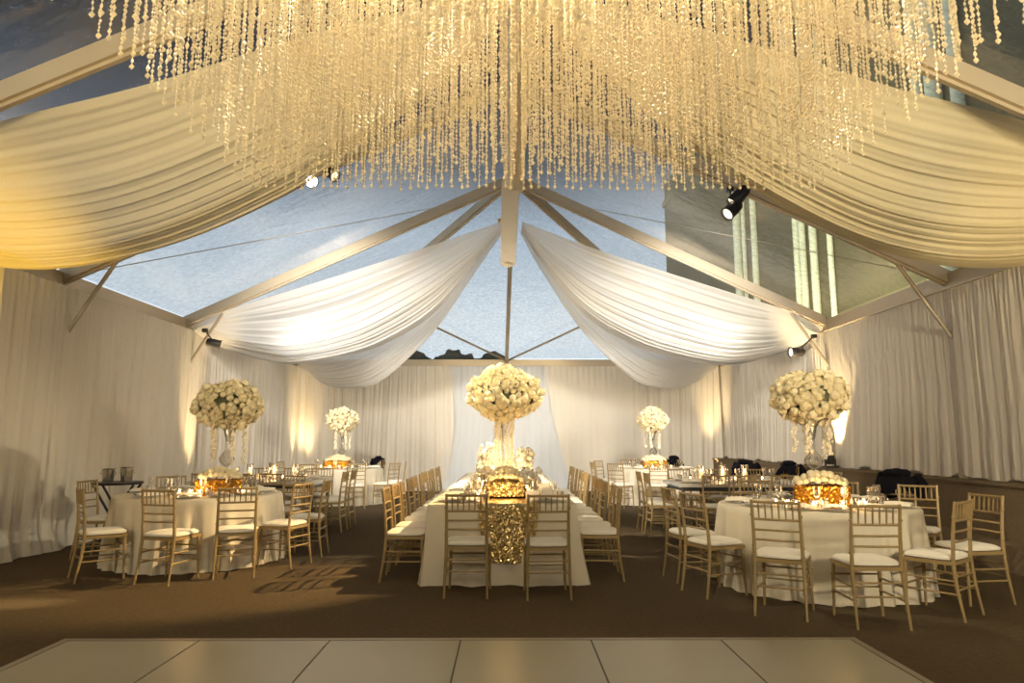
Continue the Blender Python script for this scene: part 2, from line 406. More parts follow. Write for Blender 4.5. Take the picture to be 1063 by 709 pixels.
# ------------------------------------------------------------------ ceiling drapes
def crom(pts, t):
    n = len(pts)-1; x = t*n; i = min(int(x), n-1); f = x-i
    p = [Vector(pts[max(0, min(n, i+k))]) for k in (-1, 0, 1, 2)]
    return .5*((2*p[1])+(p[2]-p[0])*f+(2*p[0]-5*p[1]+4*p[2]-p[3])*f*f+(3*p[1]-p[0]-3*p[2]+p[3])*f**3)
def resample(pts, n=40):
    q = [crom(pts, i/200) for i in range(201)]
    d = [0]
    for a, c in zip(q, q[1:]): d.append(d[-1]+(c-a).length)
    out = []; j = 0
    for i in range(n+1):
        s = d[-1]*i/n
        while j < 199 and d[j+1] < s: j += 1
        f = 0 if d[j+1] == d[j] else (s-d[j])/(d[j+1]-d[j])
        out.append(q[j].lerp(q[j+1], f))
    return out
def swag(name, label, upper, lower, belly, folds, mat, seed=0, amp=.05, group=None, nu=80, nv=200, gather=True):
    U, L = resample(upper, nu), resample(lower, nu); r = random.Random(seed)
    ph = [r.uniform(0, 6.28) for _ in range(8)]
    # irregular fold positions
    o0 = (U[0]+U[-1])/2
    b = MB()
    def fn(u, v):
        i = min(int(u*nu+.5), nu); a, c = U[i], L[i]
        p = a.lerp(c, v); w = (c-a).length
        env = math.sin(PI*u)**.6 if 0 < u < 1 else 0
        vv = v+.03*math.sin(5*v+ph[0])+.02*math.sin(3*u*PI+ph[1])*v*(1-v)*4
        rip = math.sin(2*PI*folds*vv+ph[2]+1.2*math.sin(3*u+ph[3]))*.5+math.sin(2*PI*folds*.43*vv+ph[4]+1.5*u)*.6+math.sin(2*PI*folds*.17*vv+ph[6]-u)*1.2+math.sin(2*PI*folds*1.9*vv+ph[5]-2*u)*.3
        edge = min(1, v/.05)*min(1, (1-v)/.03)
        sc = min(1, .25+w/1.2)
        p = p+Vector((0, 0, -belly*env*math.sin(PI*v)))
        p.z += amp*rip*sc*(.2+.8*env)*edge
        p.y += amp*.5*rip*sc*(.2+.8*env)*edge
        return p-o0
    b.grid(fn, nu, nv)
    o = b.build(name, M[mat]); o.location = o0
    return tag(o, label, 'drape', group)
def mir(l): return [(-.12-x if i else -.0-x, y, z) for i, (x, y, z) in enumerate(l)]
c1u = [(-.20, 12.72, 5.58), (-1.69, 12.72, 5.05), (-3.36, 12.75, 4.50), (-4.97, 12.72, 3.97), (-6.08, 12.70, 3.60)]
c1l = [(-.19, 12.75, 5.40), (-.75, 13.2, 4.86), (-1.6, 14.0, 4.02), (-2.71, 14.7, 3.49), (-3.63, 15.0, 3.25), (-4.74, 14.9, 3.05), (-5.3, 14.4, 3.1), (-5.86, 13.3, 3.29), (-6.08, 12.75, 3.56)]
c2u = [(-.20, 12.85, 5.55), (-1.7, 14.45, 4.75), (-3.2, 16.1, 4.15), (-4.7, 17.7, 3.65), (-6.0, 19.18, 3.55)]
c2l = [(-.17, 12.82, 5.38), (-.69, 13.3, 4.80), (-1.68, 14.8, 3.78), (-3.0, 16.4, 2.90), (-3.81, 17.3, 2.74), (-4.88, 18.2, 2.88), (-6.0, 19.18, 3.48)]
swag('ceiling_drape', 'sheer white drape from hanging post to left eave, nearer of the left pair', c1u, c1l, .45, 17, 'drapew', 1, .013, 'white ceiling drapes at the back of the tent')
swag('ceiling_drape', 'sheer white drape from hanging post to far left corner, behind its twin', c2u, c2l, .4, 15, 'drapew', 2, .013, 'white ceiling drapes at the back of the tent')
swag('ceiling_drape', 'sheer white drape from hanging post to right eave, nearer of the right pair', mir(c1u), mir(c1l), .45, 17, 'drapew', 3, .013, 'white ceiling drapes at the back of the tent')
swag('ceiling_drape', 'sheer white drape from hanging post to far right corner, behind its twin', mir(c2u), mir(c2l), .4, 15, 'drapew', 4, .013, 'white ceiling drapes at the back of the tent')
fu = [(-.06, 5.62, 5.42), (-1.64, 5.75, 5.12), (-3.36, 5.85, 4.62), (-4.77, 5.9, 4.26), (-6.1, 5.75, 3.66)]
fl = [(-.05, 5.7, 5.30), (-.78, 6.2, 4.78), (-1.85, 6.8, 4.30), (-2.43, 7.1, 4.06), (-3.65, 7.6, 3.73), (-4.94, 7.9, 3.48), (-5.75, 7.65, 3.36), (-6.0, 6.6, 3.4), (-6.1, 5.8, 3.6)]
fur = [(.12, 5.62, 5.42), (1.7, 5.75, 5.12), (3.37, 5.85, 4.64), (4.75, 5.9, 4.29), (5.93, 5.75, 3.66)]
flr = [(.13, 5.7, 5.30), (.58, 5.9, 5.08), (1.12, 6.2, 4.72), (1.73, 6.6, 4.43), (2.62, 7.1, 4.11), (3.68, 7.5, 3.74), (4.62, 7.8, 3.55), (5.34, 7.9, 3.46), (5.75, 7.4, 3.36), (5.86, 6.6, 3.4), (5.93, 5.8, 3.6)]
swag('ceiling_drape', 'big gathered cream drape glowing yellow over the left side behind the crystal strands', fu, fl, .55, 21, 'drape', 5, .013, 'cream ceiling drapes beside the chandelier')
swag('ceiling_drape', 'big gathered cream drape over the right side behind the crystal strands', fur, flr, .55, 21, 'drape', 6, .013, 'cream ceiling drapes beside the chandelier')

# ------------------------------------------------------------------ crystal chandelier
CX0, CX1, CY0, CY1, CZ = -2.05, 2.32, 2.55, 5.05, 3.30
CT = 5.28
t = thing('crystal_chandelier', 'huge rectangular curtain chandelier of gold crystal bead strands above the dance floor', 'chandelier', ((CX0+CX1)/2, (CY0+CY1)/2, CT))
b = MB(); w, h = CX1-CX0+.1, CY1-CY0+.1
for s_ in (-1, 1):
    b.box((0, s_*h/2, .02), (w, .05, .05)); b.box((s_*w/2, 0, .02), (.05, h, .05))
for i in range(13): b.box((-w/2+w*(i+.5)/13, 0, .02), (.03, h, .02))
b.build('hanging_frame', M['alud'], t, smooth=False)
for s_ in ((-1, -1), (1, -1), (-1, 1), (1, 1)):
    b = MB(); b.tube([(s_[0]*w*.3, s_[1]*h*.42, .03), (s_[0]*w*.3, s_[1]*h*.42, .62)], .01, 6); b.build('suspension_rod', M['alud'], t)
def strand(b, x, y, L, r, big):
    z = 0
    while z > -L:
        k = r.random(); rr = .0060+.0050*r.random()
        if k > .93: rr += .004
        hh = rr*r.uniform(1.2, 2.2)
        z -= hh
        jx, jy = r.uniform(-.003, .003), r.uniform(-.003, .003)
        b.octa((x+jx, y+jy, z), rr, hh); z -= hh-.002
        if k < .02: b.octa((x+jx+.008, y+jy, z), .011, .014)
    b.octa((x, y, z-.016), .016, .018)
cols = 66; rows = 16
variants = []
for i in range(8):
    b = MB(); r = random.Random(100+i); strand(b, 0, 0, CT-CZ-.06, r, True); variants.append(b.mesh('crystal_strand', M['crystal'], False))
bs = MB(); cnt = 0; r = random.Random(5)
cx, cy = (CX0+CX1)/2, (CY0+CY1)/2
for j in range(rows):
    y = CY1-(CY1-CY0)*j/(rows-1)
    for i in range(cols):
        x = CX0+(CX1-CX0)*(i+.5*(j % 2)*0)/(cols-1)+r.uniform(-.018, .018); yy = y+r.uniform(-.03, .03)
        edge = (i < 2)
        if j == 0 or (j == 1 and cnt < 100):
            o = bpy.data.objects.new('crystal_strand', variants[r.randrange(8)]); C.objects.link(o); o.parent = t
            o.location = (x-cx, yy-cy, 0); o.rotation_euler = (0, 0, r.uniform(0, 6)); cnt += 1
        else:
            if r.random() < .10: continue
            strand(bs, x-cx, yy-cy, CT-CZ-.06+r.uniform(-.010, .010), r, j > 11)
o = bs.build('crystal_strand', M['crystal'], t, smooth=False); o['kind'] = 'stuff'

# ------------------------------------------------------------------ dance floor
t = thing('dance_floor', 'cream panelled dance floor with dark seams at the front of the tent', 'dance floor', (-.40, 2.3, 0))
DW, DY0, DY1 = 5.484, -3.0, 5.04
b = MB(); b.box((0, (DY0+DY1)/2-2.3, .008), (DW, DY1-DY0, .012)); b.build('seam_base', M['seam'], t, smooth=False)
for i in range(6):
    for j in range(9):
        y1 = DY1-j*.914; y0 = max(DY0, y1-.914)
        if y1 - y0 < .1: continue
        b = MB(); g = .006; b.box((-DW/2+.914*(i+.5), (y0+y1)/2-2.3, .014), (.914-2*g, y1-y0-2*g, .012)); b.build('floor_panel', M['dance'], t, smooth=False)
b = MB()
b.box((0, DY1-2.3+.02, .012), (DW+.1, .045, .022))
for s_ in (-1, 1): b.box((s_*(DW/2+.025), (DY0+DY1)/2-2.3, .012), (.05, DY1-DY0, .022))
b.build('edge_trim', M['alud'], t, smooth=False)

# ------------------------------------------------------------------ chiavari chair
def make_chair():
    t = thing('chiavari_chair', '-', 'chair')      # faces +Y, rear posts at y=-.2
    W = .19; c = 'chair'
    for s in (-1, 1):
        b = MB(); b.tube([(s*.195, .19, 0), (s*.19, .185, .12), (s*.185, .18, .30), (s*.18, .175, .44)], [.010, .012, .016, .015], 8)
        for z in (.20, .33): b.tube([(s*.187, .183, z-.008), (s*.187, .183, z), (s*.187, .183, z+.008)], [.014, .019, .014], 8)
        b.build('leg', M[c], t)
    for s in (-1, 1):
        b = MB(); b.tube([(s*.195, -.24, 0), (s*.19, -.20, .25), (s*.185, -.185, .44), (s*.183, -.20, .66), (s*.183, -.235, .92)], [.010, .014, .016, .014, .012], 8)
        for z, y in ((.20, -.208), (.33, -.193), (.55, -.191), (.80, -.218)): b.tube([(s*.188, y, z-.008), (s*.188, y, z), (s*.188, y, z+.008)], [.013, .018, .013], 8)
        b.build('leg', M[c], t)
    b = MB(); b.box((0, 0, .435), (.40, .39, .03)); b.build('seat_frame', M[c], t, smooth=False)
    b = MB()
    def cu(u, v):
        a = 2*PI*u; cx_, cy_ = math.cos(a), math.sin(a); k = (abs(cx_)**5+abs(cy_)**5)**(-1/5)
        prof = [(0, .03), (.55, .035), (.88, .028), (1, .012), (1, -.006), (.9, -.012)]
        x = v*(len(prof)-1); i = min(int(x), len(prof)-2); f = x-i
        r_ = prof[i][0]*(1-f)+prof[i+1][0]*f; z = prof[i][1]*(1-f)+prof[i+1][1]*f
        return (.205*k*cx_*r_, .20*k*cy_*r_+.005, .465+z)
    b.grid(cu, 24, 5); b.build('cushion', M['cushion'], t)
    b = MB()
    def by(z): return -.185-.05*max(0, (z-.44)/.48)**1.4
    b.tube([(-.183, by(.905), .905), (0, by(.905)-.012, .905), (.183, by(.905), .905)], .012, 8)
    b.tube([(-.183, by(.765), .765), (0, by(.765)-.012, .765), (.183, by(.765), .765)], .010, 8)
    for z in (.68, .60): b.tube([(-.183, by(z), z), (0, by(z)-.012, z), (.183, by(z), z)], .009, 8)
    for i in range(6):
        x = -.183+.366*(i+1)/7; yo = -.012*(1-(x/.183)**2)
        b.tube([(x, by(.77)+yo, .77), (x, by(.83)+yo, .835), (x, by(.90)+yo, .90)], [.006, .008, .006], 6)
    b.build('backrest', M[c], t)
    b = MB()
    for z in (.20, .30):
        for s in (-1, 1): b.tube([(s*.187, .18, z), (s*.19, -.20, z)], .008, 6)
    for z in (.23, .33):
        b.tube([(-.187, .183, z), (.187, .183, z)], .008, 6)
    b.tube([(-.188, -.2, .23), (.188, -.2, .23)], .008, 6); b.tube([(-.188, -.193, .33), (.188, -.193, .33)], .008, 6)
    b.build('stretcher', M[c], t)
    return t
chairP = Proto(make_chair())
CH = 'gold chiavari chair '
seats = {}
def chair(key, x, y, az, place, group):
    """az: compass facing in degrees, 0 = away from the camera, 90 = to the right"""
    chairP.put((x, y, 0), -R(az), CH+place, group)

# ------------------------------------------------------------------ table wares
def glassware(kind):
    if kind == 'wine':
        t = thing('wine_glass', '-', 'glass'); b = MB()
        b.lathe([(.0, .0), (.033, .001), (.032, .004), (.005, .008), (.004, .09), (.012, .10), (.032, .125), (.038, .155), (.034, .20), (.032, .20)], 14); b.build('bowl', M['glass'], t)
    else:
        t = thing('water_glass', '-', 'glass'); b = MB()
        b.lathe([(.0, .003), (.030, .003), (.033, .02), (.037, .10), (.035, .10), (.031, .02)], 14); b.build('tumbler', M['glass'], t)
        b = MB(); b.lathe([(0, .004), (.0295, .004), (.033, .06), (0, .06)], 12); b.build('water', M['glass'], t)
    return t
def make_plate():
    t = thing('dinner_plate', '-', 'plate'); b = MB()
    b.lathe([(0, .002), (.10, .002), (.155, .012), (.158, .015), (.10, .007), (0, .006)], 28); b.build('charger', M['china'], t)
    b = MB(); b.lathe([(0, .010), (.085, .010), (.128, .022), (.130, .025), (.085, .015), (0, .014)], 28); b.build('plate_top', M['china'], t)
    return t
def make_napkin():
    t = thing('folded_napkin', '-', 'napkin'); b = MB()
    def nf(u, v):
        x = (u-.5)*.15; y = (v-.5)*.27; k = 1-.45*abs(v-.5)*0
        return (x*(1+.5*(abs(v-.5)*2)), y, .024+.034*math.sin(PI*u)**.6*(1-.4*abs(2*v-1))+.005*math.sin(22*u))
    b.grid(nf, 14, 10); nc = b.build('napkin_cloth', M['napkin'], t)
    b = MB(); b.lathe([(.021, -.014), (.024, 0), (.021, .014)], 14)
    m2 = MB(); m2.v = [(x, z, y+.038) for x, y, z in b.v]; m2.f = b.f; m2.build('napkin_ring', M['sequin'], nc)
    return t
plateP, napP = Proto(make_plate()), Proto(make_napkin())
wineP, waterP = Proto(glassware('wine')), Proto(glassware('water'))
def setting(x, y, az, place, tname, h=.775):
    """x,y: plate centre; az: facing of the guest"""
    a = R(az); f = Vector((math.sin(a), math.cos(a))); rt = Vector((f.y, -f.x))
    def at(df, dr): return (x+f.x*df+rt.x*dr, y+f.y*df+rt.y*dr)
    p = at(0, 0); plateP.put((*p, h), -a, 'white plate of the chair '+place, 'plates on the '+tname)
    napP.put((*p, h), -a+rnd.uniform(-.3, .3), 'champagne napkin of the chair '+place, 'napkins on the '+tname)
    p = at(.17, .13); wineP.put((*p, h), 0, 'wine glass of the chair '+place, 'wine glasses on the '+tname)
    p = at(.13, .20); waterP.put((*p, h), 0, 'water glass of the chair '+place, 'water glasses on the '+tname)
def make_votive():
    t = thing('votive_candle', '-', 'candle'); b = MB()
    b.lathe([(0, .002), (.028, .002), (.034, .03), (.038, .075), (.035, .075), (.031, .03), (.0, .008)], 14); b.build('glass_cup', M['glass'], t)
    b = MB(); b.lathe([(0, .009), (.029, .009), (.030, .032), (0, .034)], 12); wx = b.build('wax', M['wax'], t)
    b = MB(); b.ball((0, 0, .055), (.0085, .0085, .021), 8, 6, lambda d: 1 if d.z < 0 else 1-.55*d.z); b.build('flame', M['flame'], wx)
    return t
votP = Proto(make_votive())
def make_hurricane():
    t = thing('hurricane_lamp', '-', 'candle holder'); b = MB()
    b.lathe([(0, .004), (.05, .004), (.055, .01), (.055, .24), (.052, .24), (.052, .012), (0, .01)], 18); b.build('glass_cylinder', M['glass'], t)
    b = MB(); b.lathe([(0, .012), (.036, .012), (.036, .13), (0, .135)], 16); wx = b.build('pillar_candle', M['wax'], t)
    b = MB(); b.ball((0, 0, .16), (.010, .010, .024), 8, 6, lambda d: 1 if d.z < 0 else 1-.55*d.z); b.build('flame', M['flame'], wx)
    return t
hurP = Proto(make_hurricane())

# ------------------------------------------------------------------ flowers
def rose_mesh(mat='rose', seed=0, lo=False):
    b = MB(); r = random.Random(seed)
    rings = ((.86, 5, .0, .66), (.64, 4, .3, .84), (.40, 3, .55, .95)) if not lo else ((.86, 5, .0, .68), (.52, 3, .4, .95))
    b.ball((0, 0, .15), (.80, .80, .58), 10, 6)
    for (rad, n, z0, z1) in rings:
        a0 = r.uniform(0, 6)
        for k in range(n):
            a = a0+2*PI*k/n; wd = 2*PI/n*.72
            def pf(u, v):
                aa = a+wd*(u-.5)*(1.35-.2*v*v); rr = rad*(.92+.16*math.sin(PI*v*.8)-.06*v)
                z = z0-.25+(z1-z0+.25)*v*(1-.18*(2*u-1)**2)
                return (rr*math.cos(aa), rr*math.sin(aa), z)
            b.grid(pf, 4, 3)
    b.ball((0, 0, .78), (.18, .18, .2), 6, 4)
    return b, b.mesh('rose', M[mat])
RB, ROSE = rose_mesh('rose', 3)
RB2, ROSELO = rose_mesh('rose', 4, True)
_, ORCH = rose_mesh('rosew', 5)
def fib(n):
    g = PI*(3-5**.5)
    for i in range(n):
        z = 1-2*(i+.5)/n; rr = (1-z*z)**.5
        yield Vector((rr*math.cos(g*i), rr*math.sin(g*i), z))
def place_rose(parent, p, nrm, s, r, me):
    o = bpy.data.objects.new('rose', me); C.objects.link(o); o.parent = parent
    o.location = p; q = Vector(nrm).to_track_quat('Z', 'Y').to_euler(); o.rotation_euler = q; o.scale = (s, s, s*.9)
    return o
def flower_ball(parent, c, rx, rz, n, rs, seed, indiv, toward):
    """n roses on an ellipsoid; the ones facing the viewer's side are single parts, the rest one part"""
    r = random.Random(seed); c = Vector(c)
    core = MB(); core.ball(c, (rx*.86, rx*.86, rz*.84), 22, 14, lambda d: 1+.05*math.sin(9*d.x+4*d.z)+.04*math.sin(11*d.y))
    lf = core
    for i in range(60):
        d = Vector((r.gauss(0, 1), r.gauss(0, 1), r.gauss(0, 1))).normalized()
        p = c+Vector((d.x*rx, d.y*rx, d.z*rz))*r.uniform(.9, 1.03); s_ = d.cross(Vector((r.random(), r.random(), r.random()))).normalized()
        q = d.cross(s_)
        lf.add([p-s_*.018, p+q*.03+d*.01, p+s_*.018, p-q*.03+d*.01], [(0, 1, 2, 3)])
    lf.build('foliage', M['leaf'], parent)
    pts = []
    for d in fib(n):
        d = (d+Vector((r.gauss(0, .04), r.gauss(0, .04), r.gauss(0, .04)))).normalized()
        k = r.uniform(.90, 1.08)*(1+.05*math.sin(5*d.x+seed)+.05*math.sin(4*d.z+6*d.y+seed))
        p = c+Vector((d.x*rx*k, d.y*rx*k, d.z*rz*k))*.94+c*0.06 if False else c+Vector((d.x*rx, d.y*rx, d.z*rz))*.93*k
        if r.random() < .03: continue
        pts.append((d, p, rs*r.uniform(.75, 1.25)))
    pts.sort(key=lambda t: -(t[0].dot(Vector(toward))))
    for d, p, s_ in pts[:indiv]: place_rose(parent, p, d+Vector((r.gauss(0, .2), r.gauss(0, .2), r.gauss(0, .2))), s_, r, ROSE)
    rest = MB()
    for d, p, s_ in pts[indiv:]:
        m = d.to_track_quat('Z', 'Y').to_matrix()
        rest.add([p+m @ (Vector(v)*s_) for v in RB2.v], RB2.f)
    if rest.v:
        o = rest.build('rose', M['rose'], parent); o['kind'] = 'stuff'
def garland(parent, x, y, z0, z1, r, w=.012, sway=.02, mat='crystal2'):
    b = MB(); z = z0; ph = r.uniform(0, 6)
    while z > z1:
        rr = r.uniform(w*.55, w*1.15)
        for q in range(2):
            b.octa((x+sway*math.sin(3*(z0-z)+ph)*.5+r.uniform(-w, w), y+r.uniform(-w, w), z), rr, rr*1.3)
        z -= w*1.15
    b.build('crystal_garland', M[mat], parent, smooth=False)
def trumpet(parent, z0, h, rb=.13, rt=.16):
    b = MB()
    prof = [(0, .0), (rb*.75, .0), (rb*.7, .012), (.02, .03), (.018, .06), (rb*.55, .11), (rb*.72, .16), (rb*.55, .20), (.022, .26), (.024, h*.6), (.05, h*.82), (rt, h), (rt-.006, h), (.044, h*.82), (.018, h*.6)]
    b.lathe(prof, 24, (0, 0, z0)); b.build('glass_vase', M['glass'], parent)
def tall_arrangement(x, y, zb, zc, rx, rz, label, n, indiv, seed, g=6, glen=.42, gmat='crystal2', rs=.056, gw=.021, gr=.5, grp='tall rose arrangements on the tables'):
    t = thing('flower_arrangement', label, 'flower arrangement', (x, y, zb), 0, grp)
    h = zc-rz*.75-zb
    trumpet(t, .0, h); r = random.Random(seed+50)
    tow = (Vector((-.07, 0, 1.41))-Vector((x, y, zc))).normalized()
    flower_ball(t, (0, 0, zc-zb), rx, rz, n, rs, seed, indiv, tow)
    for k in range(g):
        a = 2*PI*(k+.3)/g; rr = rx*gr
        garland(t, rr*math.cos(a), rr*math.sin(a), zc-zb-rz*.82, zc-zb-rz*.82-glen*r.uniform(.75, 1.1), r, gw, mat=gmat)
    return t
def rose_box(x, y, zb, w, d, h, label, seed, nr=46, rs=.043, mat='sequinbox', group='sequined rose boxes on the tables', rz=0):
    t = thing('flower_box', label, 'flower box', (x, y, zb), R(rz), group); r = random.Random(seed)
    b = MB(); T = .012
    for s in (-1, 1):
        b.box((s*(w-T)/2, 0, h/2), (T, d, h)); b.box((0, s*(d-T)/2, h/2), (w, T, h))
    b.box((0, 0, .01), (w, d, .02)); b.box((0, 0, h-.02), (w-.03, d-.03, .01)); b.build('sequined_box', M[mat], t, smooth=False)
    k = 0; nx = max(3, int(w/.058)); ny = max(3, int(d/.058))
    for i in range(nx):
        for j in range(ny):
            u, v = (i+.5)/nx-.5, (j+.5)/ny-.5
            if k >= 95: break
            z = h+.012+.095*(1-(2*u)**2)*(1-(2*v)**2)+.02*r.random()
            place_rose(t, (u*w*.92+r.uniform(-.01, .01), v*d*.92+r.uniform(-.01, .01), z), (u*.9, v*.9, 1), rs*r.uniform(.85, 1.1), r, ROSE); k += 1
    return t

# ------------------------------------------------------------------ tables
def round_table(cx_, cy_, Rr, lab_t, lab_c, seed, grp='round banquet tables'):
    t = thing('round_table', lab_t, 'table', (cx_, cy_, 0), 0, grp)
    b = MB(); b.lathe([(0, .74), (Rr-.03, .74), (Rr-.02, .745), (Rr-.02, .76), (Rr-.03, .764), (0, .764)], 40); b.build('tabletop', M['bark'] if False else M['chair'], t)
    for k in range(4):
        a = PI/4+k*PI/2; b = MB(); b.tube([(.5*math.cos(a), .5*math.sin(a), 0), (.48*math.cos(a), .48*math.sin(a), .74)], .016, 8); b.build('leg', M['alud'], t)
    r = random.Random(seed); ph = [r.uniform(0, 6.28) for _ in range(5)]
    nf = 27
    b = MB(); prof = [(0., .772), (Rr*.5, .772), (Rr-.03, .772), (Rr-.005, .766), (Rr+.008, .75), (Rr+.012, .70), (Rr+.02, .55), (Rr+.03, .35), (Rr+.04, .18), (Rr+.05, .06), (Rr+.06, .008)]
    def wob(rr, z, a):
        if z > .755: return rr
        k = min(1, (.76-z)/.45)
        f = math.sin(nf*a+ph[0]+.9*math.sin(2*a+ph[1]))*.6+math.sin(nf*.5*2*a*0+nf*1.6//1*a+ph[2])*.3+math.sin(7*a+ph[3])*.4
        return rr+.042*k*f
    b.lathe(prof, 220, (0, 0, 0), wob)
    o = b.build('tablecloth', M['linen']); o.location = (cx_, cy_, 0)
    tag(o, lab_c, 'tablecloth', 'ivory cloths on the round tables')
T4, T2, T3, T5 = (3.02, 7.02), (-3.78, 8.45), (-3.85, 15.75), (3.25, 15.75)
round_table(*T4, .93, 'round banquet table nearest on the right', 'ivory floor-length cloth on the round table at the front right', 1)
round_table(*T2, .93, 'round banquet table nearest on the left', 'ivory floor-length cloth on the round table at the front left', 2)
round_table(*T3, .93, 'round banquet table at the back left', 'ivory floor-length cloth on the far round table at the left', 3)
round_table(*T5, .93, 'round banquet table at the back right', 'ivory floor-length cloth on the far round table at the right', 4)

def seat_round(tc, lst, tn, grp):
    for (x, y, az, place) in lst:
        d = Vector((x-tc[0], y-tc[1])); q = Vector(tc)+d.normalized()*max(1.22, d.length); d.normalize()
        chair('', q.x, q.y, az, place, grp)
        p = Vector(tc)+d*.72
        azz = math.degrees(math.atan2(-d.x, -d.y))
        setting(p.x, p.y, azz, place, tn)
seat_round(T4, [
    (2.22, 5.88, 30, 'left of two seen from behind at front right round table'),
    (2.76, 5.58, 3, 'right of two seen from behind at front right round table'),
    (1.88, 6.62, 70, 'nearer of two on the left of front right round table'),
    (1.88, 7.25, 82, 'farther of two on the left of front right round table'),
    (3.50, 5.86, -38, 'side-on and nearest on the right of front right round table'),
    (4.05, 6.30, -98, 'second nearest on the right of the front right round table'),
    (4.28, 7.45, -160+20, 'facing us before the ledge, right of front right round table'),
    (3.75, 8.02, -150, 'left of the black coat, behind front right round table'),
    (2.95, 8.28, 180, 'hidden behind the rose mound of front right round table'),
    (4.42, 8.12, -135, 'carrying the black coat at the front right round table'),
], 'front right round table', 'chairs around the front right round table')
seat_round(T2, [
    (-3.50, 7.20, 14, 'left of two seen from behind at front left round table'),
    (-2.95, 7.50, -18, 'right of two seen from behind at front left round table'),
    (-4.28, 7.36, 50, 'leftmost and side-on at the front left round table'),
    (-4.85, 8.55, 92, 'before the ice buckets at the front left round table'),
    (-4.55, 9.42, 140, 'facing us at the back left of front left round table'),
    (-3.85, 9.72, 178, 'behind the amber box of the front left round table'),
    (-3.15, 9.55, 205, 'facing us at the back right of front left round table'),
    (-2.62, 8.05, -72, 'nearer of two on the right of front left round table'),
    (-2.56, 8.72, -92, 'farther of two on the right of front left round table'),
], 'front left round table', 'chairs around the front left round table')
seat_round(T3, [
    (-3.25, 14.55, -15, 'right of the front two at the far left round table'),
    (-4.12, 14.50, 12, 'left of the front two at the far left round table'),
    (-2.72, 15.15, -62, 'nearer of two on the right of far left round table'),
    (-2.68, 15.90, -98, 'farther of two on the right of far left round table'),
    (-5.00, 15.15, 62, 'nearer of two on the left of far left round table'),
    (-5.08, 15.95, 98, 'farther of two on the left of far left round table'),
    (-4.35, 16.92, 158, 'left of the flowers behind the far left round table'),
    (-3.35, 16.92, 200, 'right of the flowers behind the far left round table'),
], 'far left round table', 'chairs around the far left round table')
seat_round(T5, [
    (2.32, 14.72, 38, 'seen from behind at the left of far right round table'),
    (2.05, 15.50, 80, 'nearer of two on the left of far right round table'),
    (2.32, 16.45, 130, 'farther of two on the left of far right round table'),
    (3.05, 14.48, 5, 'at the middle front of the far right round table'),
    (3.90, 16.82, 208, 'with a dark coat behind the far right round table'),
    (2.95, 17.02, 175, 'behind the amber box of the far right round table'),
    (4.40, 15.30, -75, 'alone on the right side of the far right round table'),
], 'far right round table', 'chairs around the far right round table')

# long table
LX, LW, LY0, LY1 = -.13, 1.48, 6.98, 13.55
t = thing('long_table', 'long rectangular banquet table running down the middle of the tent', 'table', (LX, (LY0+LY1)/2, 0))
b = MB(); b.box((0, 0, .75), (LW-.02, LY1-LY0-.02, .03)); b.build('tabletop', M['chair'], t, smooth=False)
for sx in (-1, 1):
    for sy in (-1, -.33, .33, 1):
        b = MB(); b.tube([(sx*.55, sy*3.0, 0), (sx*.55, sy*3.0, .74)], .018, 8); b.build('leg', M['alud'], t)
def rect_cloth(name, cx_, cy_, W_, L_, lab, seed, grp=None, zb=.006, flare=.075, h=.772):
    r = random.Random(seed); ph = [r.uniform(0, 6.28) for _ in range(4)]
    hw, hl = W_/2, L_/2; n = int((W_+L_)*2/.04)
    per = []
    segs = [((-hw, -hl), (hw, -hl)), ((hw, -hl), (hw, hl)), ((hw, hl), (-hw, hl)), ((-hw, hl), (-hw, -hl))]
    for (a, c) in segs:
        ln = math.hypot(c[0]-a[0], c[1]-a[1]); m = max(8, int(ln/.04))
        nx_, ny_ = (c[1]-a[1])/ln, -(c[0]-a[0])/ln
        for i in range(m):
            f = i/m; x, y = a[0]+(c[0]-a[0])*f, a[1]+(c[1]-a[1])*f
            dd = min(f*ln, (1-f)*ln); ck = max(0, 1-dd/.22)       # corner drop
            px_, py_ = x/hw, y/hl
            cnx = math.copysign(1, x)*.7; cny = math.copysign(1, y)*.7
            k = ck*.5
            per.append((x, y, nx_*(1-k)+cnx*k, ny_*(1-k)+cny*k, ck, (x*1.0+y)))
    zs = [(h, -.0), (h-.006, .006), (h-.03, .012), (.60, .02), (.42, .3), (.25, .55), (.12, .8), (.04, .95), (zb, 1.05)]
    b = MB(); m = len(per); vs = []
    for (z, k) in zs:
        for (x, y, nx_, ny_, ck, s) in per:
            kk = max(0, (.72-z)/.72)
            off = (k*flare if k > .02 else k)+kk*ck*.05
            off += kk*(.035*math.sin(11*s+ph[0])+.022*math.sin(23*s+ph[1]))*(1 if z < .7 else 0)
            vs.append((x+nx_*off, y+ny_*off, z))
    fs = [(i*m+k, i*m+(k+1) % m, (i+1)*m+(k+1) % m, (i+1)*m+k) for i in range(len(zs)-1) for k in range(m)]
    fs.append(tuple(range(m))[::-1])
    b.add(vs, fs); o = b.build(name, M['linen']); o.location = (cx_, cy_, 0)
    return tag(o, lab, 'tablecloth', grp)
rect_cloth('tablecloth', LX, (LY0+LY1)/2, LW, LY1-LY0, 'ivory floor-length cloth covering the long centre table', 9)
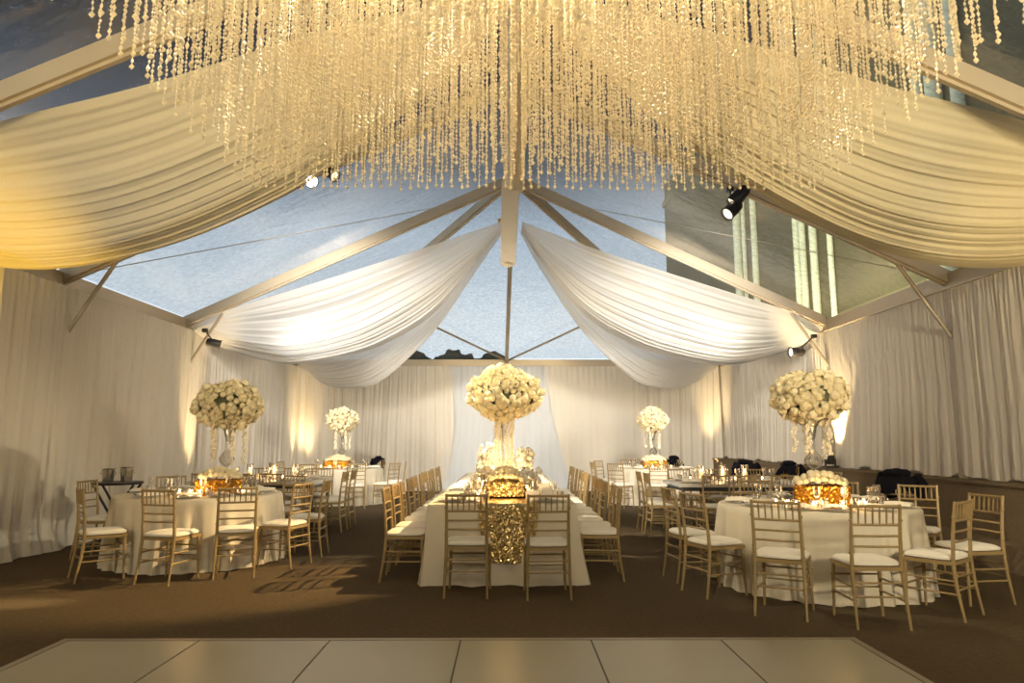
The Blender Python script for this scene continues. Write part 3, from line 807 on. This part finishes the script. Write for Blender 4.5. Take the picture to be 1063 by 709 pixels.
# runner
b = MB(); rw = .60
def runner(u, v):
    x = (u-.5)*rw; s = v*(LY1-LY0+.55); y0 = LY0
    if s < .56:
        z = .776-(.56-s)*1.0; k = (.76-z)
        return (x*(1-.28*min(1, k*2.2)**2)+.005, -.035-.05*k-.02*math.sin(9*x+2)*k-(LY1-LY0)/2, max(.2, z))
    return (x, (s-.56)-.02-(LY1-LY0)/2, .779+.002*math.sin(30*x))
def runner2(u, v):
    return runner(u, v)
b.grid(runner2, 16, 120)
o = b.build('sequin_runner', M['sequin']); o.location = (LX+.06, (LY0+LY1)/2, 0)
tag(o, 'gold sequined runner down the long table and hanging over its front end', 'table runner')

lseats = []
for i in range(11):
    y = 7.28+.565*i; pl = '%s from the front on the long table\'s left side' % ordn[i]
    chair('', -1.11+.012*math.sin(i*3), y, 90+8*math.sin(i*2.3)*.4, pl, 'chairs along the left side of the long table')
    setting(LX-.52, y, 90, pl, 'long table')
for i in range(11):
    y = 7.28+.565*i; pl = '%s from the front on the long table\'s right side' % ordn[i]
    chair('', .88+.012*math.sin(i*2), y+(.05 if i == 0 else 0), -90+(6 if i == 0 else 3*math.sin(i*1.7)), pl, 'chairs along the right side of the long table')
    setting(LX+.52, y, -90, pl, 'long table')
chair('', -.44, 6.62, 2, 'at the long table\'s near end, left of two', 'chairs at the near end of the long table')
chair('', .29, 6.55, -2, 'at the long table\'s near end, right of two', 'chairs at the near end of the long table')
setting(-.50, LY0+.24, 0, 'at the long table\'s near end, left of two', 'long table'); setting(.28, LY0+.24, 0, 'at the long table\'s near end, right of two', 'long table')
chair('', -.52, 13.95, 180, 'facing the camera at the far end of the long table', 'chairs at the far end of the long table')

# mid tables (silver topped, dark legs, no floor cloth)
def mid_table(x0, x1, y0, y1, side):
    t = thing('rectangular_table', 'rectangular silver-topped table with black legs in the middle %s' % side, 'table', ((x0+x1)/2, (y0+y1)/2, 0), 0, 'silver-topped rectangular tables')
    w, l = x1-x0, y1-y0
    b = MB(); b.box((0, 0, .745), (w, l, .05)); b.build('tabletop', M['mirror'], t, smooth=False)
    b = MB(); b.box((0, 0, .69), (w-.12, l-.12, .06)); b.build('apron', M['black'], t, smooth=False)
    for sx in (-1, 1):
        for sy in (-1, 1):
            b = MB(); b.box((sx*(w/2-.06), sy*(l/2-.06), .33), (.05, .05, .66)); b.build('leg', M['black'], t, smooth=False)
ML, MR = (-5.05, -3.05, 10.75, 11.85), (2.45, 4.55, 10.2, 11.3)
mid_table(*ML, 'on the left'); mid_table(*MR, 'on the right')
def mid_seats(T, sgn, side, front, back, end):
    x0, x1, y0, y1 = T
    for k, x in enumerate(front):
        pl = 'in front of the %s silver table, %s from the aisle' % (side, ordn[k])
        chair('', x, y0-.22, rnd.uniform(-5, 5), pl, 'chairs at the silver table on the '+side); setting(x, y0+.2, 0, pl, 'silver table on the '+side)
    for k, x in enumerate(back):
        pl = 'behind the %s silver table, %s from the aisle' % (side, ordn[k])
        chair('', x, y1+.24, 180+rnd.uniform(-5, 5), pl, 'chairs at the silver table on the '+side); setting(x, y1-.2, 180, pl, 'silver table on the '+side)
    for k, (x, y) in enumerate(end):
        pl = 'at the aisle end of %s silver table, %s of two' % (side, ('nearer', 'farther')[k])
        chair('', x, y, -90*sgn+0, pl, 'chairs at the silver table on the '+side)
        setting(x-sgn*.45, y, -90*sgn, pl, 'silver table on the '+side)
mid_seats(ML, 1, 'left', (-3.55, -4.05, -4.55), (-3.35, -3.85, -4.4), ((-2.86, 11.0), (-2.86, 11.6)))
mid_seats(MR, -1, 'right', (2.86, 3.30, 3.82), (2.85, 3.5, 4.1), ((2.24, 10.45), (2.24, 11.05)))
chair('', 4.78, 10.75, -95, 'at the wall end of the silver table on the right', 'chairs at the silver table on the right')
chair('', 4.35, 13.0, -150, 'standing free by the ledge, left of two under dark coats', 'spare chairs by the ledge')
chair('', 4.95, 12.7, -120, 'standing free by the ledge, right of two under dark coats', 'spare chairs by the ledge')

# ------------------------------------------------------------------ centrepieces
zt = .776
rose_box(3.02, 6.86, zt, .50, .34, .19, 'amber sequined box heaped with cream roses on the front right round table', 1, rz=-22)
tall_arrangement(3.02, 6.98, zt+.27, 1.84, .335, .25, 'tall glass vase with a ball of cream roses on the front right round table', 200, 100, 11, 5, .45)
rose_box(-3.48, 8.25, zt, .50, .34, .17, 'amber sequined box of cream roses on the front left round table', 2, rz=20)
tall_arrangement(-3.48, 8.42, zt+.25, 1.83, .375, .27, 'tall glass vase with a ball of cream roses on the front left round table', 200, 100, 12, 5, .45)
rose_box(-3.88, 15.6, zt, .55, .40, .16, 'amber sequined box of roses on the far left round table', 3)
tall_arrangement(-3.85, 15.75, zt+.22, 1.86, .34, .27, 'tall vase with a ball of cream roses on the far left round table', 190, 95, 13, 5, .5, rs=.055)
rose_box(3.22, 15.6, zt, .55, .40, .16, 'amber sequined box of roses on the far right round table', 4)
tall_arrangement(3.25, 15.75, zt+.22, 1.86, .34, .27, 'tall vase with a ball of cream roses on the far right round table', 190, 95, 14, 5, .5, rs=.055)
tall_arrangement(-.12, 9.25, zt+.02, 2.03, .47, .345, 'largest ball of cream roses, on a crystal-hung vase on the long table', 280, 100, 15, 12, .85, 'crystal2', .060, .013, .24)
# lower pieces on the long table
rose_box(-.09, 7.75, zt+.005, .42, .34, .17, 'gold sequined box of roses at the near end of the long table', 5, mat='sequin')
rose_box(-.09, 8.40, zt+.005, .42, .34, .17, 'gold sequined box of roses second from the near end of the long table', 6, mat='sequin')
rose_box(-.09, 10.3, zt+.005, .42, .34, .17, 'gold sequined box of roses behind the big vase on the long table', 7, mat='sequin')
rose_box(-.09, 11.9, zt+.005, .42, .34, .17, 'gold sequined box of roses at the far end of the long table', 8, mat='sequin')
def orchid(x, y, label, seed, h=.30, n=22):
    t = thing('orchid_arrangement', label, 'flower arrangement', (x, y, zt+.004), 0, 'white orchid arrangements on the long table'); r = random.Random(seed)
    b = MB(); b.lathe([(0, .003), (.045, .003), (.05, .02), (.035, .12), (.04, .14), (.036, .14), (.03, .12), (0, .02)], 16); b.build('vase', M['glass'], t)
    b = MB()
    for k in range(5):
        a = 2*PI*k/5; b.tube([(0, 0, .03), (.03*math.cos(a), .03*math.sin(a), h*.6), (.08*math.cos(a), .08*math.sin(a), h)], .003, 5)
    b.build('stem', M['leaf'], t)
    for k in range(n):
        a = r.uniform(0, 2*PI); q = r.uniform(.02, .10); z = h*r.uniform(.55, 1.12)
        place_rose(t, (q*math.cos(a), q*math.sin(a), z), (math.cos(a), math.sin(a)-.3, .7), r.uniform(.036, .052), r, ORCH).name = 'orchid_bloom'
for k, (x, y, h) in enumerate(((-.36, 8.9, .50), (.17, 8.9, .50), (-.36, 9.7, .42), (.16, 9.7, .42), (-.36, 8.1, .26), (.20, 8.15, .24), (-.3, 11.1, .4), (.12, 11.1, .4))):
    row = ('nearer the big vase', 'nearer the big vase', 'just behind the big vase', 'just behind the big vase', 'beside the near rose boxes', 'beside the near rose boxes', 'far along the table', 'far along the table')[k]
    orchid(x, y, 'white orchids in glass vase %s of the runner, %s' % ('left' if k % 2 == 0 else 'right', row), 60+k, h)
# candles
def cand(x, y, label, grp, P=None): (P or votP).put((x, y, zt+.003), 0, label, grp)
for k, (dx, dy) in enumerate(((-.46, -.06), (-.40, -.18), (-.35, -.27), (-.20, -.30), (-.13, -.33), (.07, -.31), (.22, -.30), (.26, -.36), (.40, -.05))):
    cand(2.98+dx, 6.80+dy, 'lit votive on the front right round table, %s from the left' % ordn[k], 'votives on the front right round table')
for k, (dx, dy) in enumerate(((-.34, -.18), (-.16, -.30), (-.05, -.30), (.36, -.1))):
    cand(-3.52+dx, 8.25+dy, 'lit votive on the front left round table, %s from the left' % ordn[k], 'votives on the front left round table')
for k, (dx, dy) in enumerate(((-.33, -.2), (-.1, -.32), (.1, -.3), (.35, -.15))):
    cand(-3.88+dx, 15.6+dy, 'lit votive candle on the far left round table, %s from the left' % ordn[k], 'votives on the far left round table')
    cand(3.22+dx, 15.6+dy, 'lit votive candle on the far right round table, %s from the left' % ordn[k], 'votives on the far right round table')
for k in range(12):
    y = 7.55+.5*k
    cand(LX-.26, y, 'lit votive candle left of the runner on the long table, %s from the camera' % ordn[k], 'votives left of the long table runner')
    cand(LX+.30, y+.1, 'lit votive candle right of the runner on the long table, %s from the camera' % ordn[k], 'votives right of the long table runner')
for k, (x, y) in enumerate(((2.75, 10.72), (3.1, 10.68), (3.45, 10.75), (3.85, 10.7))):
    cand(x, y, 'lit votive candle on the right silver table, %s from the centre aisle' % ordn[k], 'votives on the right silver table')
for k, (x, y) in enumerate(((-3.35, 11.3), (-3.7, 11.25), (-4.1, 11.3), (-4.5, 11.3))):
    cand(x, y, 'lit votive candle on the left silver table, %s from the centre aisle' % ordn[k], 'votives on the left silver table')
for k, (x, y) in enumerate(((2.95, 10.85), (3.3, 10.86), (3.65, 10.88))):
    cand(x, y, 'glass cylinder with pillar candle on right silver table, %s from the aisle' % ordn[k], 'hurricane lamps on the silver tables', hurP)
for k, (x, y) in enumerate(((-3.55, 11.42), (-3.9, 11.42), (-4.3, 11.42))):
    cand(x, y, 'glass cylinder with pillar candle on left silver table, %s from the aisle' % ordn[k], 'hurricane lamps on the silver tables', hurP)
for k, (x, y) in enumerate(((-.42, 8.62), (.24, 8.62), (-.42, 9.35), (.22, 9.35))):
    cand(x, y, 'pillar candle in glass cylinder on long table, %s the big vase, %s' % (('in front of', 'in front of', 'beside', 'beside')[k], 'left' if k % 2 == 0 else 'right'), 'hurricane lamps on the long table', hurP)
# menu card tent
t = thing('menu_card', 'small folded white menu card standing at the near end of the long table', 'card', (.20, 7.42, zt+.004), R(-14))
b = MB(); b.add([(-.07, -.035, 0), (.07, -.035, 0), (.07, 0, .10), (-.07, 0, .10), (-.07, -.033, 0), (.07, -.033, 0)], [(0, 1, 2, 3)])
b.build('front_leaf', M['card'], t, smooth=False)
b = MB(); b.add([(-.07, .035, 0), (.07, .035, 0), (.07, .0015, .10), (-.07, .0015, .10)], [(3, 2, 1, 0)]); b.build('back_leaf', M['cardb'], t, smooth=False)

# ------------------------------------------------------------------ tray stand and ice buckets at the left
t = thing('tray_stand', 'dark folding tray stand against the left curtains, behind the front left table', 'tray stand', (-5.18, 9.15, 0), R(10))
b = MB(); b.lathe([(0, .835), (.30, .835), (.31, .86), (.30, .865), (0, .845)], 28); b.build('tray', M['black'], t)
for s in (-1, 1):
    b = MB(); b.bar((-.26*s, s*.14, 0), (.24*s, s*.14, .83), .025, .025); b.build('leg', M['black'], t, smooth=False)
    b = MB(); b.bar((-.26*s, s*.14-s*.28, 0), (.24*s, s*.14-s*.28, .83), .025, .025); b.build('leg', M['black'], t, smooth=False)
for k, (dx, h, lb) in enumerate(((-.12, .17, 'shorter steel ice bucket on the dark tray stand, left of the pair'), (.12, .19, 'taller steel ice bucket on the dark tray stand, right of the pair'))):
    q = thing('ice_bucket', lb, 'ice bucket', (-5.18+dx, 9.13, .866), 0, 'ice buckets on the tray stand')
    b = MB(); b.lathe([(0, 0), (.062, 0), (.066, .01), (.078, h-.01), (.088, h), (.082, h), (.072, h-.012), (.058, .012), (0, .012)], 24); b.build('bucket', M['steel'], q)
    for s in (-1, 1):
        b = MB(); b.tube([(s*.076, 0, h-.04), (s*.10, 0, h-.045), (s*.10, 0, h-.075), (s*.074, 0, h-.08)], .005, 6); b.build('handle', M['steel'], q)

# ------------------------------------------------------------------ coats
def coat(x, y, z, rz, w, h, label, seed, d=.16):
    r = random.Random(seed); ph = [r.uniform(0, 6) for _ in range(6)]
    t = thing('coat', label, 'coat', (x, y, z), rz, 'dark coats left on chairs')
    b = MB()
    def body(u, v):   # folded over the rail: front flap up, over, down the back
        xx = (u-.5)*w*(1-.18*math.sin(PI*v)); a = v*PI
        yy = -math.cos(a)*d*.5*(1+.25*math.sin(7*u+ph[0])); hh = math.sin(a)
        drop = h*(1-hh)
        zz = -drop*(1 if v < .5 else .8)*(1+.1*math.sin(5*u+ph[1]))+.03*math.sin(9*u+ph[2])*(.4+1-hh)-.16*abs(2*u-1)**2.2*w
        if v < .5: yy -= .05*(1-hh)*math.sin(11*u+ph[3])
        else: yy += .05*(1-hh)*math.sin(10*u+ph[4])
        return (xx, yy, zz)
    b.grid(body, 26, 22); b.build('coat_body', M['coat'], t)
    b = MB(); b.ball((0, 0, -.005), (w*.30, d*.48, .055), 16, 8, lambda q: 1+.12*math.sin(9*q.x+seed)+.1*math.sin(7*q.y)); b.build('collar', M['coat'], t)
    for s in (-1, 1):
        b = MB(); b.tube([(s*w*.36, -d*.3, -.03), (s*w*.46, -d*.55, -.14), (s*w*.44, -d*.62, -.28), (s*w*.40, -d*.5, -h*1.05)], [.055, .06, .05, .042], 10); b.build('sleeve', M['coat'], t)
    return t
coat(4.60, 8.30, 1.02, R(135), .50, .24, 'black coat draped over a chair back at the front right round table', 1, .2)
coat(4.46, 13.19, .99, R(150), .50, .26, 'dark coat over a free chair by the ledge, left of two', 2, .2)
coat(5.14, 12.82, .98, R(120), .46, .22, 'dark coat over a free chair by the ledge, right of two', 3, .2)
coat(4.0, 17.0, .98, R(208), .46, .18, 'dark coat over a chair at the back of the far right round table', 4, .18)
coat(-3.26, 17.10, .97, R(200), .30, .12, 'small dark wrap over a chair at the back of the far left round table', 5, .15)

# ------------------------------------------------------------------ par cans
def par_can(loc, target, label, mount, lens='lens', s=1., grp='black spotlights clamped to the tent frame'):
    t = thing('par_spotlight', label, 'spotlight', loc, 0, grp)
    d = (Vector(target)-Vector(loc)).normalized(); m = d.to_track_quat('Z', 'Y').to_matrix()
    def tr(b): b.v = [tuple(m @ (Vector(v)*s)) for v in b.v]
    b = MB(); b.lathe([(0, -.16), (.05, -.16), (.07, -.13), (.085, -.02), (.09, .10), (.10, .105), (.10, .12), (.085, .12), (.075, .05), (.06, -.04), (0, -.05)], 20); tr(b); cn = b.build('can', M['black'], t)
    b = MB(); b.lathe([(0, .088), (.078, .088), (.078, .094), (0, .096)], 20); tr(b); b.build('lens', M[lens], cn)
    b = MB(); q = Vector(mount)-Vector(loc); sd = m @ Vector((1, 0, 0))
    b.tube([sd*.11*s, sd*.11*s+q.normalized()*.14*s, q.normalized()*.17*s, -sd*.11*s+q.normalized()*.14*s, -sd*.11*s], .010*s, 6)
    b.tube([q.normalized()*.17*s, q], .012, 6); b.build('yoke', M['black'], t)
    b = MB(); b.box(q, (.09, .07, .07)); b.build('clamp', M['black'], t, smooth=False)
    return t
rp = rafter_pt(9.15, .525, 1, -.12)
par_can((3.10, 9.0, 4.72), (-.1, 9.3, 1.4), 'black spotlight on the right rafter below the chandelier, upper of two', rp+Vector((.05, 0, .08)), 'lens', 1.1)
par_can((2.98, 8.92, 4.50), (-2.4, 6.9, 0), 'black spotlight on the right rafter below the chandelier, lower of two', rp+Vector((-.12, 0, .04)), 'lens', 1.0)
rl = rafter_pt(9.15, .47, -1, -.12)
par_can((-2.78, 9.0, 4.93), (-.2, 2, 2.0), 'spotlight blazing white on the left rafter at the edge of the crystals, left of two', rl+Vector((0, 0, .05)), 'lensw', .9)
par_can((-2.52, 9.0, 5.05), (2.9, 7.0, 1.0), 'black spotlight on the left rafter at the edge of the crystals, right of two', rl+Vector((.22, 0, .14)), 'lens', .9)
par_can((5.28, 12.55, 3.02), (-4.0, 11.2, 2.6), 'black spotlight with lit lens hanging at the right eave above the flowers', (5.72, 12.75, 3.35), 'lens', 1.0)
par_can((-5.50, 12.55, 3.18), (-1, 14.5, 2.0), 'small black spotlight tucked under the white drape at the left eave', (-5.78, 12.75, 3.45), 'lens', .9)
# ------------------------------------------------------------------ uplights
def uplight(x, y, z, label):
    t = thing('uplight', label, 'uplight', (x, y, z), 0, 'black uplights along the tent walls')
    b = MB(); b.box((0, 0, .015), (.22, .16, .03)); b.build('base', M['black'], t, smooth=False)
    b = MB(); b.lathe([(0, .06), (.06, .06), (.075, .09), (.078, .22), (.07, .22), (.065, .12), (0, .11)], 18); cn = b.build('can', M['black'], t)
    b = MB(); b.lathe([(0, .19), (.066, .19), (.066, .195), (0, .197)], 16); b.build('lens', M['lens'], cn)
    for s in (-1, 1):
        b = MB(); b.bar((s*.088, 0, .02), (s*.088, 0, .16), .012, .03, up=(1, 0, 0)); b.build('bracket', M['black'], t, smooth=False)
ups = [(5.76, 12.5, .911, 'black uplight standing on the carpeted ledge, glowing on the curtain'),
       (-5.62, 12.75, 0, 'black uplight on the floor by the left wall in the middle bay'),
       (-5.55, 18.85, 0, 'black uplight on the floor in the back left corner'),
       (5.46, 18.75, .281, 'black uplight on the step in the back right corner')]
for u in ups: uplight(*u)

# ------------------------------------------------------------------ outside
t = thing('columned_building', 'dark tall building outside on the right with pale vertical columns', 'building', (15, 28, 0))
b = MB(); b.box((2.2, 2, 13), (4, 68, 26)); 
b.box((.1, 2, 24), (.3, 68, .5))
b.build('building_wall', M['facade'], t, smooth=False)
for y, w in ((43.4, .5), (42.2, .25), (40.4, .37), (34.5, .34), (33.8, .34), (32.6, .37), (30.9, .27), (23.5, .4), (22.6, .56), (21.4, .42)):
    b = MB(); b.tube([(0, y-28, 0), (0, y-28, 23.5)], w*.5, 12); b.box((0, y-28, 23.7), (w*1.2, w*1.2, .4)); b.build('column', M['column'], t)
t = thing('tree', 'dark tree crowns just beyond the back eave on the left', 'tree', (-2.1, 26.5, 0))
b = MB()
for k in range(4): b.tube([(-1.5+k, 0, 0), (-1.4+k, 0, 3.6)], .12, 8)
b.build('trunk', M['bark'], t)
b = MB(); r = random.Random(3)
for k in range(8):
    b.ball((-2.2+.52*k, r.uniform(-.3, .3), 4.32+.20*math.sin(k*1.9)), (.55, .5, .36), 12, 8, lambda d: 1+.12*math.sin(9*d.x+k)+.1*math.sin(8*d.z))
b.build('crown', M['leaf'], t)

# ------------------------------------------------------------------ world
w = bpy.data.worlds.new('dusk'); bpy.context.scene.world = w; w.use_nodes = True
nt = w.node_tree; nt.nodes.clear()
out = nt.nodes.new('ShaderNodeOutputWorld'); bg = nt.nodes.new('ShaderNodeBackground')
tc = nt.nodes.new('ShaderNodeTexCoord'); sp = nt.nodes.new('ShaderNodeSeparateXYZ'); rampn = nt.nodes.new('ShaderNodeValToRGB')
nt.links.new(tc.outputs['Generated'], sp.inputs[0]); nt.links.new(sp.outputs['Z'], rampn.inputs[0])
cr_ = rampn.color_ramp
cr_.elements[0].position = 0; cr_.elements[0].color = (.50, .55, .58, 1)
cr_.elements[1].position = 1; cr_.elements[1].color = (.01, .012, .02, 1)
for p, c in ((.18, (.38, .425, .46, 1)), (.29, (.26, .31, .36, 1)), (.38, (.05, .06, .075, 1)), (.48, (.010, .010, .012, 1))):
    e = cr_.elements.new(p); e.color = c
nt.links.new(rampn.outputs[0], bg.inputs[0]); bg.inputs[1].default_value = .98
nt.links.new(bg.outputs[0], out.inputs[0])

# ------------------------------------------------------------------ lights
WARM, AMBER, SOFT = (1, .72, .40), (1, .55, .16), (1, .86, .66)
def spot(loc, tgt, power, ang, col=WARM, blend=.6, size=.05, name='spot_lamp'):
    l = bpy.data.lights.new(name, 'SPOT'); l.energy = power; l.color = col; l.spot_size = R(ang); l.spot_blend = blend; l.shadow_soft_size = size
    o = bpy.data.objects.new(name, l); C.objects.link(o); o.location = loc; look(o, tgt); return o
# rafter spots, then added wash spots
SOFT = (1, .87, .62); YEL = (1, .80, .44)
spot((3.0, 8.95, 4.6), (-.1, 9.0, 1.0), 2200, 26, SOFT, .6)
spot((2.80, 8.90, 4.38), (-2.65, 6.95, 0), 1500, 23, (1, .68, .30), .7, .015)
spot((-2.7, 8.9, 4.85), (-.1, 9.6, 1.1), 1100, 32, SOFT, .6)
spot((-2.45, 8.9, 4.9), (3.0, 7.0, 1.0), 380, 34, SOFT, .8)
spot((2.9, 8.8, 4.4), (-3.7, 8.4, .9), 300, 34, SOFT, .8)
spot((5.15, 12.4, 2.95), (-.5, 10.0, 1.2), 140, 60, SOFT, .8)
for s in (-1, 1):  # wash without fixtures, added to brighten back wall, side walls and white drapes
    spot((s*3.2, 9.4, 4.2), (s*3.4, 19.3, 1.7), 650, 80, (1, .92, .80), .9, .3)
    spot((s*5.1, 12.2, 2.9), (-s*3.0, 19.3, 2.0), 460, 82, (1, .92, .80), .9, .3)
    spot((s*5.3, 8.6, 3.0), (-s*6.0, 15.5, 1.8), 520, 60, (1, .90, .74), .9, .3)
    spot((s*4.6, 9.6, 2.6), (s*1.8, 15.5, 4.0), 45, 90, (1, .93, .85), .9, .3)
spot((5.3, 8.6, 3.1), (-4.75, 6.1, 0), 5200, 3.6, (1, .76, .42), .9, .02)
# uplights
spot((5.76, 12.5, 1.16), (5.95, 12.45, 2.6), 420, 62, (1, .74, .38), .6)
spot((-5.62, 12.75, .24), (-5.92, 12.75, 3.4), 420, 34, (1, .74, .38), 1)
spot((-5.55, 18.85, .24), (-5.90, 19.05, 3.4), 380, 40, (1, .74, .38), 1)
spot((5.46, 18.75, .52), (5.75, 19.0, 3.4), 340, 40, (1, .74, .38), 1)
spot((-5.6, 5.0, .3), (-5.6, 7.0, 3.7), 480, 46, (1, .62, .06), .9)
spot((5.4, 4.6, 1.2), (5.7, 6.8, 3.7), 170, 60, (1, .74, .34), .9)
# unseen wash spots behind the camera, added to brighten chandelier, drapes and walls
for s in (-1, 1):
    spot((s*3.4, -3.2, 2.2), (s*2.2, 5.6, 5.3), 1150, 54, (1, .77, .38), .9, .35)
    spot((s*3.4, -3.2, 3.3), (s*5.9, 11, 2.2), 1250 if s > 0 else 420, 60, (1, .86, .60), 1, .4)
spot((0, -3.5, 3.6), (0, 13, 2.0), 300, 50, (1, .86, .62), 1, .5)
# lamps inside the chandelier
for x in (-1.3, .1, 1.6):
    for y in (3.3, 4.4):
        l = bpy.data.lights.new('chandelier_lamp', 'POINT'); l.energy = 26; l.color = (1, .85, .56); l.shadow_soft_size = .12
        o = bpy.data.objects.new('chandelier_lamp', l); C.objects.link(o); o.location = (x, y, 5.0)
spot((8.5, 24, .6), (15, 32, 9), 7000, 110, (1, .97, .68), 1, .3)  # unseen outdoor spot added to light the facade and its columns
# candles: one small warm point per centrepiece cluster
for (x, y, e) in ((2.95, 6.40, 2), (-3.6, 7.9, 1.6), (-3.88, 15.2, 1.5), (3.22, 15.2, 1.5), (-.1, 7.4, 2), (-.1, 8.7, 5), (-.1, 9.8, 5), (3.2, 10.7, 2), (-3.9, 11.25, 2)):
    l = bpy.data.lights.new('candle_glow', 'POINT'); l.energy = e; l.color = (1, .6, .25); l.shadow_soft_size = .08
    o = bpy.data.objects.new('candle_glow', l); C.objects.link(o); o.location = (x, y, .92)

# ------------------------------------------------------------------ camera
cam = bpy.data.cameras.new('camera'); co = bpy.data.objects.new('camera', cam); C.objects.link(co)
cam.sensor_width = 36; cam.lens = 24.01; cam.clip_end = 200
co.location = (-.07, 0, 1.41)
co.rotation_euler = (R(90+8.19), 0, -.006)
sc = bpy.context.scene; sc.camera = co
sc.view_settings.view_transform = 'Standard'; sc.view_settings.look = 'None'; sc.view_settings.exposure = 1.2; sc.view_settings.gamma = 1
sc.view_settings.use_curve_mapping = False
